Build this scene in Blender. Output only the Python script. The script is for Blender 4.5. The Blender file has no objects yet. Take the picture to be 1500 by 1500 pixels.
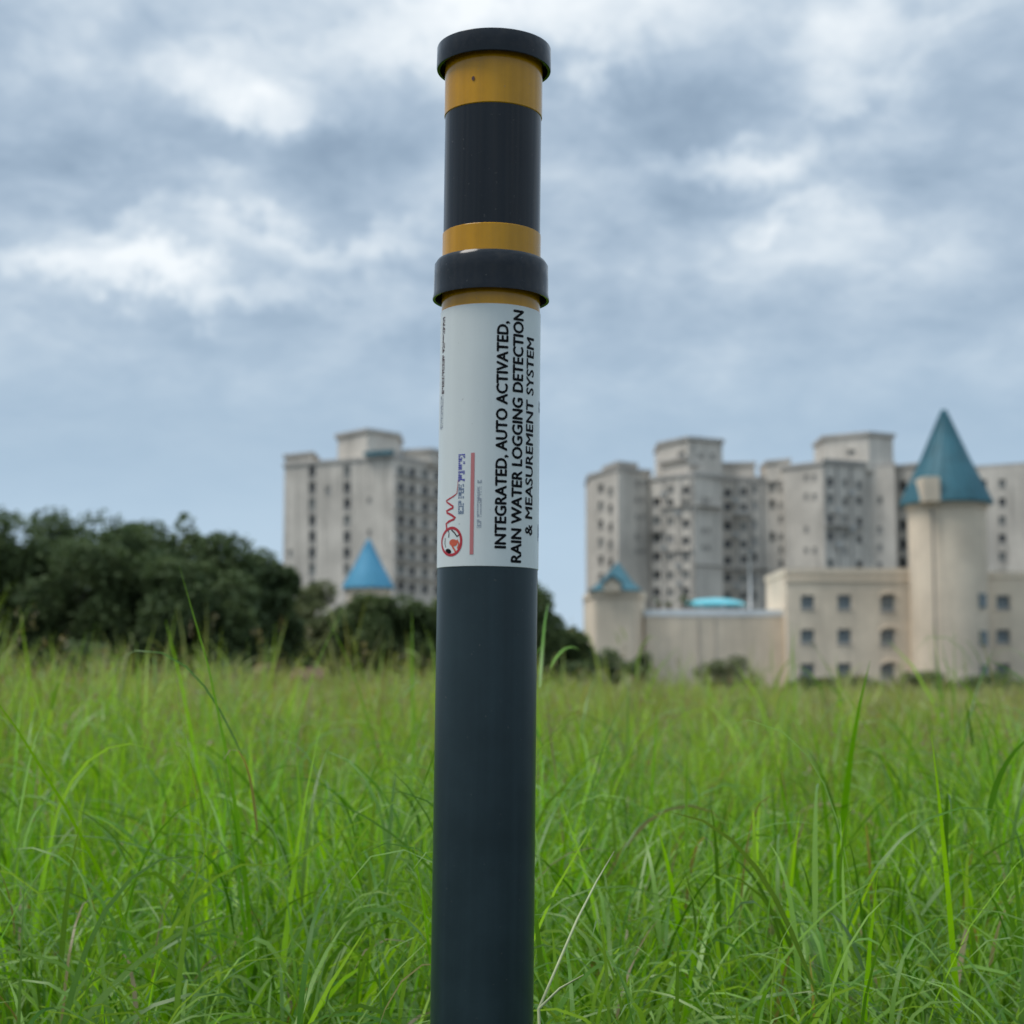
import bpy, bmesh, math, random
import numpy as np
from mathutils import Vector

R = math.radians
random.seed(7)
rng = np.random.default_rng(11)
scene = bpy.context.scene
C = scene.collection

# ------------------------------------------------------------------ camera
F = 2400.0                       # focal length in photo pixels (photo 1500 x 1500)
CAMZ = 1.10
TILT = math.atan(250.0 / F)      # horizon sits at photo row 1000
ST, CT = math.sin(TILT), math.cos(TILT)
cam_d = bpy.data.cameras.new("camera")
cam = bpy.data.objects.new("camera", cam_d)
C.objects.link(cam)
cam.location = (0, 0, CAMZ)
cam.rotation_euler = (R(90) + TILT, 0, 0)
cam_d.sensor_width = 36
cam_d.lens = F / 1500 * 36
cam_d.clip_end = 9000
cam_d.clip_start = 0.05
cam_d.dof.use_dof = True
cam_d.dof.focus_distance = 1.92
cam_d.dof.aperture_fstop = 6.2
scene.camera = cam

# ------------------------------------------------------------------ world
SUN_EL, SUN_AZ = R(60), R(-105)   # azimuth measured from +Y towards +X: high, on the camera's left
world = bpy.data.worlds.new("World")
scene.world = world
world.use_nodes = True
wt = world.node_tree
wt.nodes.clear()


class NT:
    """small wrapper to write node graphs tersely"""
    def __init__(self, tree):
        self.t = tree

    def n(self, kind, **kw):
        nd = self.t.nodes.new(kind)
        for k, v in kw.items():
            setattr(nd, k, v)
        return nd

    def put(self, sock, v):
        if isinstance(v, bpy.types.NodeSocket):
            self.t.links.new(v, sock)
        else:
            sock.default_value = v

    def math(self, op, a, b=None, c=None, clamp=False):
        nd = self.n('ShaderNodeMath', operation=op, use_clamp=clamp)
        for i, v in enumerate((a, b, c)):
            if v is not None:
                self.put(nd.inputs[i], v)
        return nd.outputs[0]

    def vec(self, op, a, b=None, out=0):
        nd = self.n('ShaderNodeVectorMath', operation=op)
        self.put(nd.inputs[0], a)
        if b is not None:
            self.put(nd.inputs[3 if op == 'SCALE' else 1], b)
        return nd.outputs[out]

    def mix(self, f, a, b, blend='MIX'):
        nd = self.n('ShaderNodeMix', data_type='RGBA', blend_type=blend)
        self.put(nd.inputs[0], f)
        self.put(nd.inputs[6], a)
        self.put(nd.inputs[7], b)
        return nd.outputs[2]

    def ramp(self, f, stops, interp='EASE'):
        nd = self.n('ShaderNodeValToRGB')
        cr = nd.color_ramp
        cr.interpolation = interp
        while len(cr.elements) < len(stops):
            cr.elements.new(0.5)
        for e, (p, c) in zip(cr.elements, stops):
            e.position = p
            e.color = (c[0], c[1], c[2], 1) if not isinstance(c, (int, float)) else (c, c, c, 1)
        self.put(nd.inputs[0], f)
        return nd.outputs[0]

    def smooth(self, v, lo, hi, a=0.0, b=1.0):
        nd = self.n('ShaderNodeMapRange', interpolation_type='SMOOTHSTEP')
        self.put(nd.inputs[0], v)
        for i, x in enumerate((lo, hi, a, b)):
            nd.inputs[i + 1].default_value = x
        return nd.outputs[0]

    def noise(self, vecv, scale, detail=4, rough=0.5, dist=0.0, out=0):
        nd = self.n('ShaderNodeTexNoise')
        self.put(nd.inputs['Vector'], vecv)
        nd.inputs['Scale'].default_value = scale
        nd.inputs['Detail'].default_value = detail
        nd.inputs['Roughness'].default_value = rough
        nd.inputs['Distortion'].default_value = dist
        return nd.outputs[out]


def pdir(x, y):
    """photo pixel -> world direction with unit Y"""
    u, v = (x - 750) / F, (750 - y) / F
    d = Vector((u, CT - v * ST, ST + v * CT))
    return d / d.y


W = NT(wt)
d = W.n('ShaderNodeTexCoord').outputs['Generated']
sx = W.n('ShaderNodeSeparateXYZ')
W.put(sx.inputs[0], d)
dx, dy, dz = sx.outputs
inv = W.math('DIVIDE', 1.0, W.math('ADD', W.math('MAXIMUM', dz, 0.0), 0.32))
cb = W.n('ShaderNodeCombineXYZ')
W.put(cb.inputs[0], W.math('MULTIPLY', dx, inv))
W.put(cb.inputs[1], W.math('MULTIPLY', dy, inv))
cb.inputs[2].default_value = 3.7
plane = cb.outputs[0]
n1 = W.noise(plane, 5.2, 9, 0.56, 0.25)
n2 = W.noise(plane, 2.0, 5, 0.5, 0.2)
w1 = W.vec('SCALE', W.vec('SUBTRACT', W.noise(d, 7.0, 6, 0.62, 0.0, 1), (0.5, 0.5, 0.5)), 0.085)
w2 = W.vec('SCALE', W.vec('SUBTRACT', W.noise(d, 22.0, 6, 0.62, 0.0, 1), (0.5, 0.5, 0.5)), 0.075)
dw = W.vec('ADD', W.vec('ADD', d, w1), w2)
# the cloud banks that are seen in this part of the sky: row, column, half sizes (px), strength
banks = [(820, 35, 170, 65, .38), (560, 60, 150, 45, .18), (420, 155, 95, 40, .34), (310, 95, 130, 55, .22),
         (230, 410, 230, 30, .42), (450, 358, 130, 32, .32), (160, 345, 70, 24, .22), (330, 268, 45, 18, .14),
         (1060, 232, 130, 28, .27), (1115, 265, 70, 30, .24), (1165, 330, 80, 22, .2), (1250, 50, 110, 60, .2),
         (1250, 150, 60, 30, .16), (870, 625, 90, 45, .14), (1020, 640, 80, 40, .10),
         (250, 225, 150, 70, -.2), (930, 160, 160, 60, -.14), (170, 40, 120, 60, -.1), (560, 230, 110, 70, -.1),
         (1300, 250, 120, 80, -.1), (620, 480, 300, 40, -.08), (1010, 470, 330, 50, -.06), (990, 380, 140, 40, -.04)]
tot = W.math('MULTIPLY', W.math('SUBTRACT', n1, 0.5), 1.15)
tot = W.math('ADD', tot, W.math('MULTIPLY', W.math('SUBTRACT', n2, 0.5), 0.3))
tot = W.math('ADD', tot, W.math('MULTIPLY', W.math('SUBTRACT', W.noise(plane, 13.0, 6, 0.6, 0.4), 0.5), 0.4))
for (bx, by, rx, ry, amp) in banks:
    c = pdir(bx, by).normalized()
    q = W.vec('MULTIPLY', W.vec('SUBTRACT', dw, tuple(c)), (F / rx, 5.0, F / ry))
    g = W.smooth(W.vec('LENGTH', q, out=1), 0.0, 1.7, amp, 0.0)
    tot = W.math('ADD', tot, g)
# towards the horizon the layers merge and lose contrast
low = W.smooth(dz, 0.09, 0.27)
tot = W.math('MULTIPLY', tot, W.math('MULTIPLY_ADD', low, 0.82, 0.18))
val = W.math('ADD', tot, 0.455)
cloud = W.ramp(val, [(0.0, (.17, .235, .32)), (.22, (.245, .325, .415)), (.42, (.335, .420, .515)),
                     (.62, (.50, .575, .64)), (.9, (.80, .83, .84))], 'B_SPLINE')
hor = W.ramp(dz, [(0.0, (.44, .57, .70)), (.07, (.37, .50, .63)), (.16, (.275, .39, .51)), (.27, (.30, .39, .49))])
col = W.mix(W.math('MULTIPLY_ADD', low, 0.62, 0.30), hor, cloud)
gain = W.smooth(dz, 0.36, 0.95, 1.0, 2.0)
col = W.vec('SCALE', col, W.math('MULTIPLY', gain, 10.0))
sky = W.n('ShaderNodeTexSky', sky_type='NISHITA', sun_disc=False, sun_elevation=SUN_EL, sun_rotation=SUN_AZ)
sky.air_density = 1.0
sky.dust_density = 2.0
col = W.mix(0.10, col, sky.outputs[0])
bg = W.n('ShaderNodeBackground')
W.put(bg.inputs[0], col)
bg.inputs[1].default_value = 0.1
wo = W.n('ShaderNodeOutputWorld')
wt.links.new(bg.outputs[0], wo.inputs[0])

# ------------------------------------------------------------------ sun (behind the overcast)
sl = bpy.data.lights.new("sun", 'SUN')
sl.energy = 1.5
sl.angle = R(25)
sl.color = (1.0, .95, .88)
so = bpy.data.objects.new("sun", sl)
C.objects.link(so)
sd = Vector((math.sin(SUN_AZ) * math.cos(SUN_EL), math.cos(SUN_AZ) * math.cos(SUN_EL), math.sin(SUN_EL)))
so.rotation_euler = (-sd).to_track_quat('-Z', 'Y').to_euler()
so.location = (0, -5, 60)

scene.view_settings.view_transform = 'Standard'
scene.view_settings.look = 'None'
scene.view_settings.exposure = 0.40
scene.view_settings.gamma = 1
scene.render.engine = 'CYCLES'


# ------------------------------------------------------------------ helpers
def tag(o, label=None, cat=None, group=None, kind=None):
    if label:
        o["label"] = label
    if cat:
        o["category"] = cat
    if group:
        o["group"] = group
    if kind:
        o["kind"] = kind
    return o


def empty(name, loc=(0, 0, 0)):
    o = bpy.data.objects.new(name, None)
    o.empty_display_size = 0.2
    C.objects.link(o)
    o.location = loc
    return o


def link(name, me, mat=None, parent=None):
    o = bpy.data.objects.new(name, me)
    C.objects.link(o)
    if mat is not None and not me.materials:
        me.materials.append(mat)
    if parent is not None:
        o.parent = parent
    return o


def pymesh(name, v, f, smooth=False):
    me = bpy.data.meshes.new(name)
    me.from_pydata([tuple(p) for p in v], [], f)
    if smooth:
        me.polygons.foreach_set('use_smooth', [True] * len(me.polygons))
    me.update()
    return me


class MB:
    def __init__(self):
        self.v, self.f = [], []

    def quad(self, a, b, c, d_):
        i = len(self.v)
        self.v += [a, b, c, d_]
        self.f.append((i, i + 1, i + 2, i + 3))

    def poly(self, pts):
        i = len(self.v)
        self.v += list(pts)
        self.f.append(tuple(range(i, i + len(pts))))

    def prism(self, pts, z0, z1):
        """closed prism over a ground polygon"""
        n = len(pts)
        i = len(self.v)
        self.v += [(p[0], p[1], z0) for p in pts] + [(p[0], p[1], z1) for p in pts]
        for k in range(n):
            j = (k + 1) % n
            self.f.append((i + k, i + j, i + n + j, i + n + k))
        self.f.append(tuple(i + n + k for k in range(n)))
        self.f.append(tuple(i + k for k in reversed(range(n))))

    def box(self, c, s):
        x, y, z = c
        a, b, h = s[0] / 2, s[1] / 2, s[2] / 2
        self.prism([(x - a, y - b), (x + a, y - b), (x + a, y + b), (x - a, y + b)], z - h, z + h)

    def tube(self, pts, rad, seg=8):
        pts = [Vector(p) for p in pts]
        rads = rad if isinstance(rad, (list, tuple)) else [rad] * len(pts)
        i0 = len(self.v)
        for k, p in enumerate(pts):
            t = (pts[min(k + 1, len(pts) - 1)] - pts[max(k - 1, 0)]).normalized()
            a = t.cross(Vector((0.3, 1, 0.1))).normalized()
            b = t.cross(a)
            for s in range(seg):
                an = 2 * math.pi * s / seg
                self.v.append(tuple(p + (a * math.cos(an) + b * math.sin(an)) * rads[k]))
        for k in range(len(pts) - 1):
            for s in range(seg):
                s2 = (s + 1) % seg
                a = i0 + k * seg
                self.f.append((a + s, a + s2, a + seg + s2, a + seg + s))
        self.f.append(tuple(i0 + s for s in range(seg)))
        e = i0 + (len(pts) - 1) * seg
        self.f.append(tuple(e + s for s in reversed(range(seg))))

    def build(self, name, mat, parent=None, smooth=False):
        return link(name, pymesh(name, self.v, self.f, smooth), mat, parent)


def lathe(prof, seg=96, cx=0, cy=0):
    """prof: list of (r, z), open profile revolved"""
    v, f = [], []
    n = len(prof)
    for s in range(seg):
        a = 2 * math.pi * s / seg
        for (r, z) in prof:
            v.append((cx + r * math.sin(a), cy - r * math.cos(a), z))
    for s in range(seg):
        t = (s + 1) % seg
        for k in range(n - 1):
            f.append((s * n + k, t * n + k, t * n + k + 1, s * n + k + 1))
    me = pymesh('lathe', v, f, True)
    me.set_sharp_from_angle(angle=R(35))
    return me


# ------------------------------------------------------------------ materials
def mat_new(name):
    m = bpy.data.materials.new(name)
    m.use_nodes = True
    t = m.node_tree
    b = t.nodes['Principled BSDF']
    return m, NT(t), b


def plain(name, col, rough=0.6, spec=0.5, coat=0.0, var=0.0, vscale=8.0, bump=0.0, bscale=30.0, metal=0.0):
    m, g, b = mat_new(name)
    b.inputs['Roughness'].default_value = rough
    b.inputs['Specular IOR Level'].default_value = spec
    b.inputs['Coat Weight'].default_value = coat
    b.inputs['Coat Roughness'].default_value = 0.08
    b.inputs['Metallic'].default_value = metal
    co = g.n('ShaderNodeTexCoord').outputs['Object']
    if var:
        n = g.noise(co, vscale, 5, 0.6)
        c2 = tuple(x * (1 - var) for x in col) + (1,)
        c1 = tuple(min(1, x * (1 + var)) for x in col) + (1,)
        g.put(b.inputs['Base Color'], g.mix(g.smooth(n, .3, .7), c2, c1))
    else:
        b.inputs['Base Color'].default_value = tuple(col) + (1,)
    if bump:
        bn = g.n('ShaderNodeBump')
        bn.inputs['Strength'].default_value = bump
        bn.inputs['Distance'].default_value = 0.02
        g.put(bn.inputs['Height'], g.noise(co, bscale, 4, 0.6))
        g.put(b.inputs['Normal'], bn.outputs[0])
    return m


def plaster(name, col, stain=0.5):
    """weathered plaster: blotches plus rain streaks running down the wall"""
    m, g, b = mat_new(name)
    pos = g.n('ShaderNodeNewGeometry').outputs['Position']
    blot = g.noise(pos, 0.16, 6, 0.6)
    mp = g.vec('MULTIPLY', pos, (1.0, 1.0, 0.06))
    st = g.noise(mp, 0.85, 6, 0.62, 0.3)
    st2 = g.noise(mp, 3.0, 3, 0.6)
    fine = g.noise(pos, 2.5, 5, 0.6)
    dark = tuple(c * k for c, k in zip(col, (.50, .50, .50))) + (1,)
    lite = tuple(min(1, c * 1.07) for c in col) + (1,)
    base = g.mix(g.smooth(blot, .32, .66), tuple(c * .82 for c in col) + (1,), lite)
    f = g.math('MULTIPLY', g.smooth(st, .46, .68), g.smooth(st2, .36, .60))
    f = g.math('MULTIPLY', f, stain)
    base = g.mix(f, base, dark)
    base = g.mix(g.smooth(fine, .3, .7, 0.0, 0.12), base, dark)
    g.put(b.inputs['Base Color'], base)
    b.inputs['Roughness'].default_value = 0.9
    b.inputs['Specular IOR Level'].default_value = 0.2
    bn = g.n('ShaderNodeBump')
    bn.inputs['Strength'].default_value = 0.3
    bn.inputs['Distance'].default_value = 0.05
    g.put(bn.inputs['Height'], fine)
    g.put(b.inputs['Normal'], bn.outputs[0])
    return m


def leafmat(name, c1, c2, trans=0.3, rough=0.5):
    m, g, b = mat_new(name)
    pos = g.n('ShaderNodeNewGeometry').outputs['Position']
    n = g.noise(pos, 0.55, 3, 0.6)
    n2 = g.noise(pos, 5.0, 2, 0.5)
    c = g.mix(g.smooth(g.math('ADD', g.math('MULTIPLY', n, .6), g.math('MULTIPLY', n2, .4)), .35, .65),
              tuple(c1) + (1,), tuple(c2) + (1,))
    g.put(b.inputs['Base Color'], c)
    b.inputs['Roughness'].default_value = rough
    tr = g.n('ShaderNodeBsdfTranslucent')
    g.put(tr.inputs[0], c)
    mx = g.n('ShaderNodeMixShader')
    mx.inputs[0].default_value = trans
    g.t.links.new(b.outputs[0], mx.inputs[1])
    g.t.links.new(tr.outputs[0], mx.inputs[2])
    g.t.links.new(mx.outputs[0], g.t.nodes['Material Output'].inputs[0])
    return m


M = {}
M['tower'] = plaster('tower_plaster', (.66, .60, .52), .9)
M['tower2'] = plaster('tower_plaster_warm', (.50, .46, .405), .6)
M['trim'] = plaster('trim_plaster', (.50, .465, .42), .6)
M['podium'] = plaster('cream_plaster', (.80, .665, .505), .4)
M['coping'] = plain('white_coping', (.74, .76, .76), .6, var=.08, vscale=.6)
M['teal'] = plain('teal_roof', (.035, .135, .17), .6, var=.14, vscale=.5)
M['blue'] = plain('blue_roof', (.075, .30, .45), .6, var=.1, vscale=.5)
M['aqua'] = plain('aqua_canopy', (.16, .55, .62), .5, var=.08, vscale=.6)
M['void'] = plain('dark_glass', (.022, .023, .026), .25, var=.3, vscale=.8)
M['glass'] = plain('teal_glass', (.13, .16, .165), .2, var=.25, vscale=.5)
M['shutter'] = plain('pale_shutter', (.36, .35, .33), .6, var=.1, vscale=1)
M['grille'] = plain('grey_grille', (.20, .205, .19), .6, var=.2, vscale=1)
M['frame'] = plain('window_frame', (.40, .385, .36), .6)
M['metal'] = plain('grey_pipe', (.12, .12, .115), .5)
M['white'] = plain('white_pole', (.72, .73, .72), .45)
M['bark'] = plain('bark', (.075, .058, .042), .9, var=.3, vscale=6, bump=.5)
M['rust'] = plain('rust_roof', (.13, .06, .04), .9, var=.3, vscale=3)
M['shedwall'] = plain('shed_wall', (.05, .045, .04), .9, var=.2, vscale=2)
M['leaf_dark'] = leafmat('leaf_dark', (.055, .088, .031), (.12, .165, .058), .3, .8)
M['leaf_mid'] = leafmat('leaf_mid', (.075, .115, .036), (.15, .195, .070), .3, .8)
M['leaf_olive'] = leafmat('leaf_olive', (.11, .135, .05), (.19, .21, .09), .3, .8)

# ================================================================== SETTING
# ground: one sheet out to the horizon, rows get longer with distance
gm = MB()
m_g, g, b = mat_new('field_soil')
pos = g.n('ShaderNodeNewGeometry').outputs['Position']
a = g.noise(pos, 0.35, 6, 0.62)
a2 = g.noise(pos, 9.0, 4, 0.6)
c = g.mix(g.smooth(a, .35, .65), (.014, .018, .008, 1), (.030, .034, .015, 1))
c = g.mix(g.smooth(a2, .4, .7, 0, .6), c, (.045, .036, .024, 1))
g.put(b.inputs['Base Color'], c)
b.inputs['Roughness'].default_value = .95
ys = [-60, -20, -8, 0, 4, 10, 20, 40, 70, 110, 160, 250, 400, 800, 2000, 6000]
xs = [-6000, -1500, -400, -150, -60, -20, -6, 0, 6, 20, 60, 150, 400, 1500, 6000]
for y in ys:
    for x in xs:
        gm.v.append((x, y, 0.0))
nx = len(xs)
for j in range(len(ys) - 1):
    for i in range(nx - 1):
        gm.f.append((j * nx + i, j * nx + i + 1, (j + 1) * nx + i + 1, (j + 1) * nx + i))
tag(gm.build('ground', m_g), kind='structure')

# a low wooded ridge far away
hm = MB()
hx = list(range(-3000, 3001, 120))
prof = [(0, 0.0), (150, .45), (320, .8), (520, 1.0), (800, .9), (1400, 0.0)]
for x in hx:
    top = 62 + 14 * math.sin(x * .0021 + 1) + 8 * math.sin(x * .006) + 4 * math.sin(x * .017)
    for (dyy, k) in prof:
        hm.v.append((x, 2100 + dyy + 60 * math.sin(x * .004), -1 + top * k))
n = len(prof)
for i in range(len(hx) - 1):
    for k in range(n - 1):
        hm.f.append((i * n + k, (i + 1) * n + k, (i + 1) * n + k + 1, i * n + k + 1))
tag(hm.build('hills', plain('hill_woods', (.045, .07, .05), .95, var=.3, vscale=.01), smooth=True), kind='structure')


# ================================================================== BUILDINGS
def gp(x, D):
    """ground position under a photo column at depth D (column taken at mid height of the skyline)"""
    q = pdir(x, 800)
    return (q.x * D, D)


def zp(y, D):
    return CAMZ + pdir(750, y).z * D


unit_pane = pymesh('pane', [(-.5, 0, -.5), (.5, 0, -.5), (.5, 0, .5), (-.5, 0, .5)], [(0, 1, 2, 3)])


def frame_mesh(arch=False):
    """unit window frame with mullion and transom, outer size 1 x 1"""
    b_ = MB()
    t, dp = .07, .5
    b_.box((-.5 + t / 2, 0, 0), (t, dp, 1))
    b_.box((.5 - t / 2, 0, 0), (t, dp, 1))
    b_.box((0, 0, -.5 + t / 2), (1 - 2 * t, dp, t))
    b_.box((0, 0, .5 - t / 2), (1 - 2 * t, dp, t))
    b_.box((0, 0.02, 0), (t * .7, dp * .7, 1 - 2 * t))
    return pymesh('window_frame', b_.v, b_.f)


MESHES = {}


def shared(key, make, mat):
    k = (key, mat.name)
    if k not in MESHES:
        me = make().copy()
        me.materials.clear()
        me.materials.append(mat)
        MESHES[k] = me
    return MESHES[k]


fmesh = frame_mesh()


def wall(parent, P0, P1, z0, z1, ops, mat, recess=.3, group_wall='wall', sill=True):
    """wall from P0 to P1 (left to right as the camera sees it) with real openings.
    ops: (px x, px y, px w, px h, kind)"""
    P0, P1 = Vector((P0[0], P0[1])), Vector((P1[0], P1[1]))
    t = P1 - P0
    L = t.length
    t /= L
    nrm = Vector((t.y, -t.x))          # towards the camera side
    if nrm.y > 0:
        nrm = -nrm
    rects = []
    for (px, py, pw, ph, kind) in ops:
        q = pdir(px, py)
        r2 = Vector((q.x, q.y))
        # intersect s*r2 = P0 + u*t
        det = r2.x * (-t.y) - r2.y * (-t.x)
        s = (P0.x * (-t.y) - P0.y * (-t.x)) / det
        u = (r2 * s - P0).dot(t)
        z = CAMZ + q.z * s
        cosf = max(.45, abs(t.x))
        hw, hh = pw / F * s / cosf / 2, ph / F * s / 2
        if u - hw < .1 or u + hw > L - .1 or z + hh > z1 - .1 or z - hh < z0 + .1:
            continue
        rects.append((u - hw, u + hw, z - hh, z + hh, kind))
    us = sorted({0.0, L} | {r[0] for r in rects} | {r[1] for r in rects})
    zs = sorted({z0, z1} | {r[2] for r in rects} | {r[3] for r in rects})
    b_ = MB()

    def P(u, z, dep=0.0):
        p = P0 + t * u - nrm * dep
        return (p.x, p.y, z)
    for i in range(len(us) - 1):
        for j in range(len(zs) - 1):
            cu, cz = (us[i] + us[i + 1]) / 2, (zs[j] + zs[j + 1]) / 2
            if any(r[0] < cu < r[1] and r[2] < cz < r[3] for r in rects):
                continue
            b_.quad(P(us[i], zs[j]), P(us[i + 1], zs[j]), P(us[i + 1], zs[j + 1]), P(us[i], zs[j + 1]))
    for (u0, u1, a0, a1, kind) in rects:
        e = recess + .06
        b_.quad(P(u0, a0), P(u0, a1), P(u0, a1, e), P(u0, a0, e))
        b_.quad(P(u1, a1), P(u1, a0), P(u1, a0, e), P(u1, a1, e))
        b_.quad(P(u0, a1), P(u1, a1), P(u1, a1, e), P(u0, a1, e))
        b_.quad(P(u1, a0), P(u0, a0), P(u0, a0, e), P(u1, a0, e))
    b_.build(group_wall, mat, parent)
    ang = math.atan2(t.y, t.x)
    for (u0, u1, a0, a1, kind) in rects:
        w_, h_ = u1 - u0, a1 - a0
        cpt = P((u0 + u1) / 2, (a0 + a1) / 2, recess)
        wo_ = link('window', shared('frame', lambda: fmesh, M['frame']), None, parent)
        wo_.location = cpt
        wo_.rotation_euler = (0, 0, ang)
        wo_.scale = (w_, .12, h_)
        po = link('pane', shared('pane', lambda: unit_pane, M[kind]), None, wo_)
        po.location = (0, .22, 0)
        if sill:
            so_ = MB()
            so_.box((0, -.9 * recess / .12 * .6, -.5 - .04), (1.16, recess / .12 * 1.6, .08))
            if 'sill' not in MESHES:
                MESHES['sill'] = pymesh('sill', so_.v, so_.f)
                MESHES['sill'].materials.append(M['trim'])
            link('sill', MESHES['sill'], None, wo_)


def block(parent, fronts, ytop, depth=13.0, ops=None, mat=None, ybot=None, cornice=.35, roofmat=None, zt=None, recess=.3):
    """a block: front footprint points (px, D) left to right, pushed back by depth; ops: list per front wall"""
    mat = mat or M['tower']
    pts = [gp(x, D) for (x, D) in fronts]
    Dn = min(D for x, D in fronts)
    z1 = zt if zt is not None else zp(ytop, Dn)
    z0 = 0.0 if ybot is None else zp(ybot, Dn)
    ops = ops or [[] for _ in range(len(pts) - 1)]
    for i in range(len(pts) - 1):
        wall(parent, pts[i], pts[i + 1], z0, z1, ops[i], mat, recess)
    back = [(pts[-1][0] * 1.0, pts[-1][1] + depth), (pts[0][0], pts[0][1] + depth)]
    sb = MB()
    ring = [pts[-1], back[0], back[1], pts[0]]
    for i in range(3):
        p, q = ring[i], ring[i + 1]
        sb.quad((p[0], p[1], z0), (q[0], q[1], z0), (q[0], q[1], z1), (p[0], p[1], z1))
    sb.build('wall', mat, parent)
    # roof slab, a little proud of the walls
    poly = pts + back
    cx_ = sum(p[0] for p in poly) / len(poly)
    cy_ = sum(p[1] for p in poly) / len(poly)
    grown = []
    for p in poly:
        v_ = Vector((p[0] - cx_, p[1] - cy_))
        v_ = v_ * ((v_.length + cornice) / v_.length)
        grown.append((cx_ + v_.x, cy_ + v_.y))
    rb = MB()
    rb.prism(grown, z1 - .02, z1 + .55)
    rb.build('roof', roofmat or M['trim'], parent)
    return z1


def ledge(parent, x0, x1, y, D0, D1, out=.7, th=.18, name='ledge', mat=None):
    p, q = gp(x0, D0), gp(x1, D1)
    t = Vector((q[0] - p[0], q[1] - p[1])).normalized()
    nn = Vector((t.y, -t.x))
    if nn.y > 0:
        nn = -nn
    b_ = MB()
    z = zp(y, (D0 + D1) / 2)
    pts = [(p[0] - nn.x * .1, p[1] - nn.y * .1), (p[0] + nn.x * out, p[1] + nn.y * out),
           (q[0] + nn.x * out, q[1] + nn.y * out), (q[0] - nn.x * .1, q[1] - nn.y * .1)]
    b_.prism(pts, z - th / 2, z + th / 2)
    return b_.build(name, mat or M['trim'], parent)


def col(x, rows, w_, h_, kinds):
    return [(x, y, w_, h_, kinds[i % len(kinds)]) for i, y in enumerate(rows)]


# ---- the long apartment tower behind the cream building (D about 280 m)
tw = tag(empty('apartment_tower', (gp(1090, 285)[0], 285, 0)),
         'long grey stepped apartment tower with dark windows behind the cream castle building', 'building')


class Rel:
    pass


def rebase(parent):
    """parts are written in world coordinates; hand them to an Empty at the thing's base"""
    off = Vector(parent.location)
    for ch in parent.children:
        ch.location = Vector(ch.location) - off


V, S, G2 = 'void', 'shutter', 'grille'
rows = [708, 735, 762, 788, 815, 842, 867]
# far left bay
block(tw, [(863, 287), (906, 276), (954, 281)], 688, 13,
      [col(880, [715, 741, 768, 794, 820, 846], 8, 13, [V, G2]) + col(894, [720, 745, 772, 798, 824], 7, 12, [G2, V, V]),
       col(933, [708, 732, 757, 786, 808], 5, 8, [S]) + col(942, [708, 732, 757, 808], 5, 8, [S])])
block(tw, [(886, 284), (906, 277), (934, 280)], 680, 9, ybot=692)
# central bay with the corner towards the field
block(tw, [(954, 279.5), (1017, 272.5), (1058, 276.5)], 696, 14,
      [col(961.5, rows, 11, 12, [V, V, G2, V, V, V, V]) + col(982, [717, 736, 763, 789, 815, 842, 867], 9, 10, [G2, V, G2, S, G2, G2, G2])
       + col(1004.5, [718, 737, 767, 792, 816, 841, 866], 9.5, 12, [V, G2, V, V, G2, G2, V]),
       col(1030, [733, 777, 802], 5, 8, [S]) + col(1038, [733, 777, 802], 5, 8, [S])])
zc = block(tw, [(968, 281.5), (1010, 274.5), (1060, 278)], 644, 10,
           [[(998, 665, 9, 7, G2)], col(1026, [668], 7, 6, [S]) + col(1044, [668], 7, 6, [S])], ybot=700, cornice=.5)
ledge(tw, 966, 1009, 674, 281.3, 274.3, .5, .5, 'cornice')
ledge(tw, 1009, 1024, 681, 274.3, 275.4, .5, .5, 'cornice')
ledge(tw, 952, 974, 778.5, 279.5, 277.3, .8, .2)
ledge(tw, 968, 1016, 742.5, 278, 272.8, .6, .2)
ledge(tw, 986, 1016, 806.5, 276, 272.8, .5, .16)
ledge(tw, 1019, 1056, 742, 272.8, 276.3, .9, .15, 'balcony')
ledge(tw, 1017.5, 1058, 828, 272.6, 276.5, .3, .2)
# arched moulding round the top windows of the central bay
p, q = Vector(gp(954, 279.5)), Vector(gp(1017, 272.5))
t_ = (q - p).normalized()
nn_ = Vector((t_.y, -t_.x))
qd = pdir(1004.5, 712)
s_ = (p.x * (-t_.y) - p.y * (-t_.x)) / (qd.x * (-t_.y) - qd.y * (-t_.x))
u_c = (Vector((qd.x, qd.y)) * s_ - p).dot(t_)
ab = MB()
arc = []
for k in range(13):
    an = math.pi * k / 12
    arc.append((-math.cos(an) * 1.15, math.sin(an) * 1.15 + zp(708, 273.5)))
arc = [(-1.15, zp(746, 273.5))] + arc + [(1.15, zp(746, 273.5))]
ab.tube([(p.x + t_.x * (u_c + a_) + nn_.x * .05, p.y + t_.y * (u_c + a_) + nn_.y * .05, z_) for a_, z_ in arc], .16, 6)
ab.build('arch_moulding', M['trim'], tw)
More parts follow.
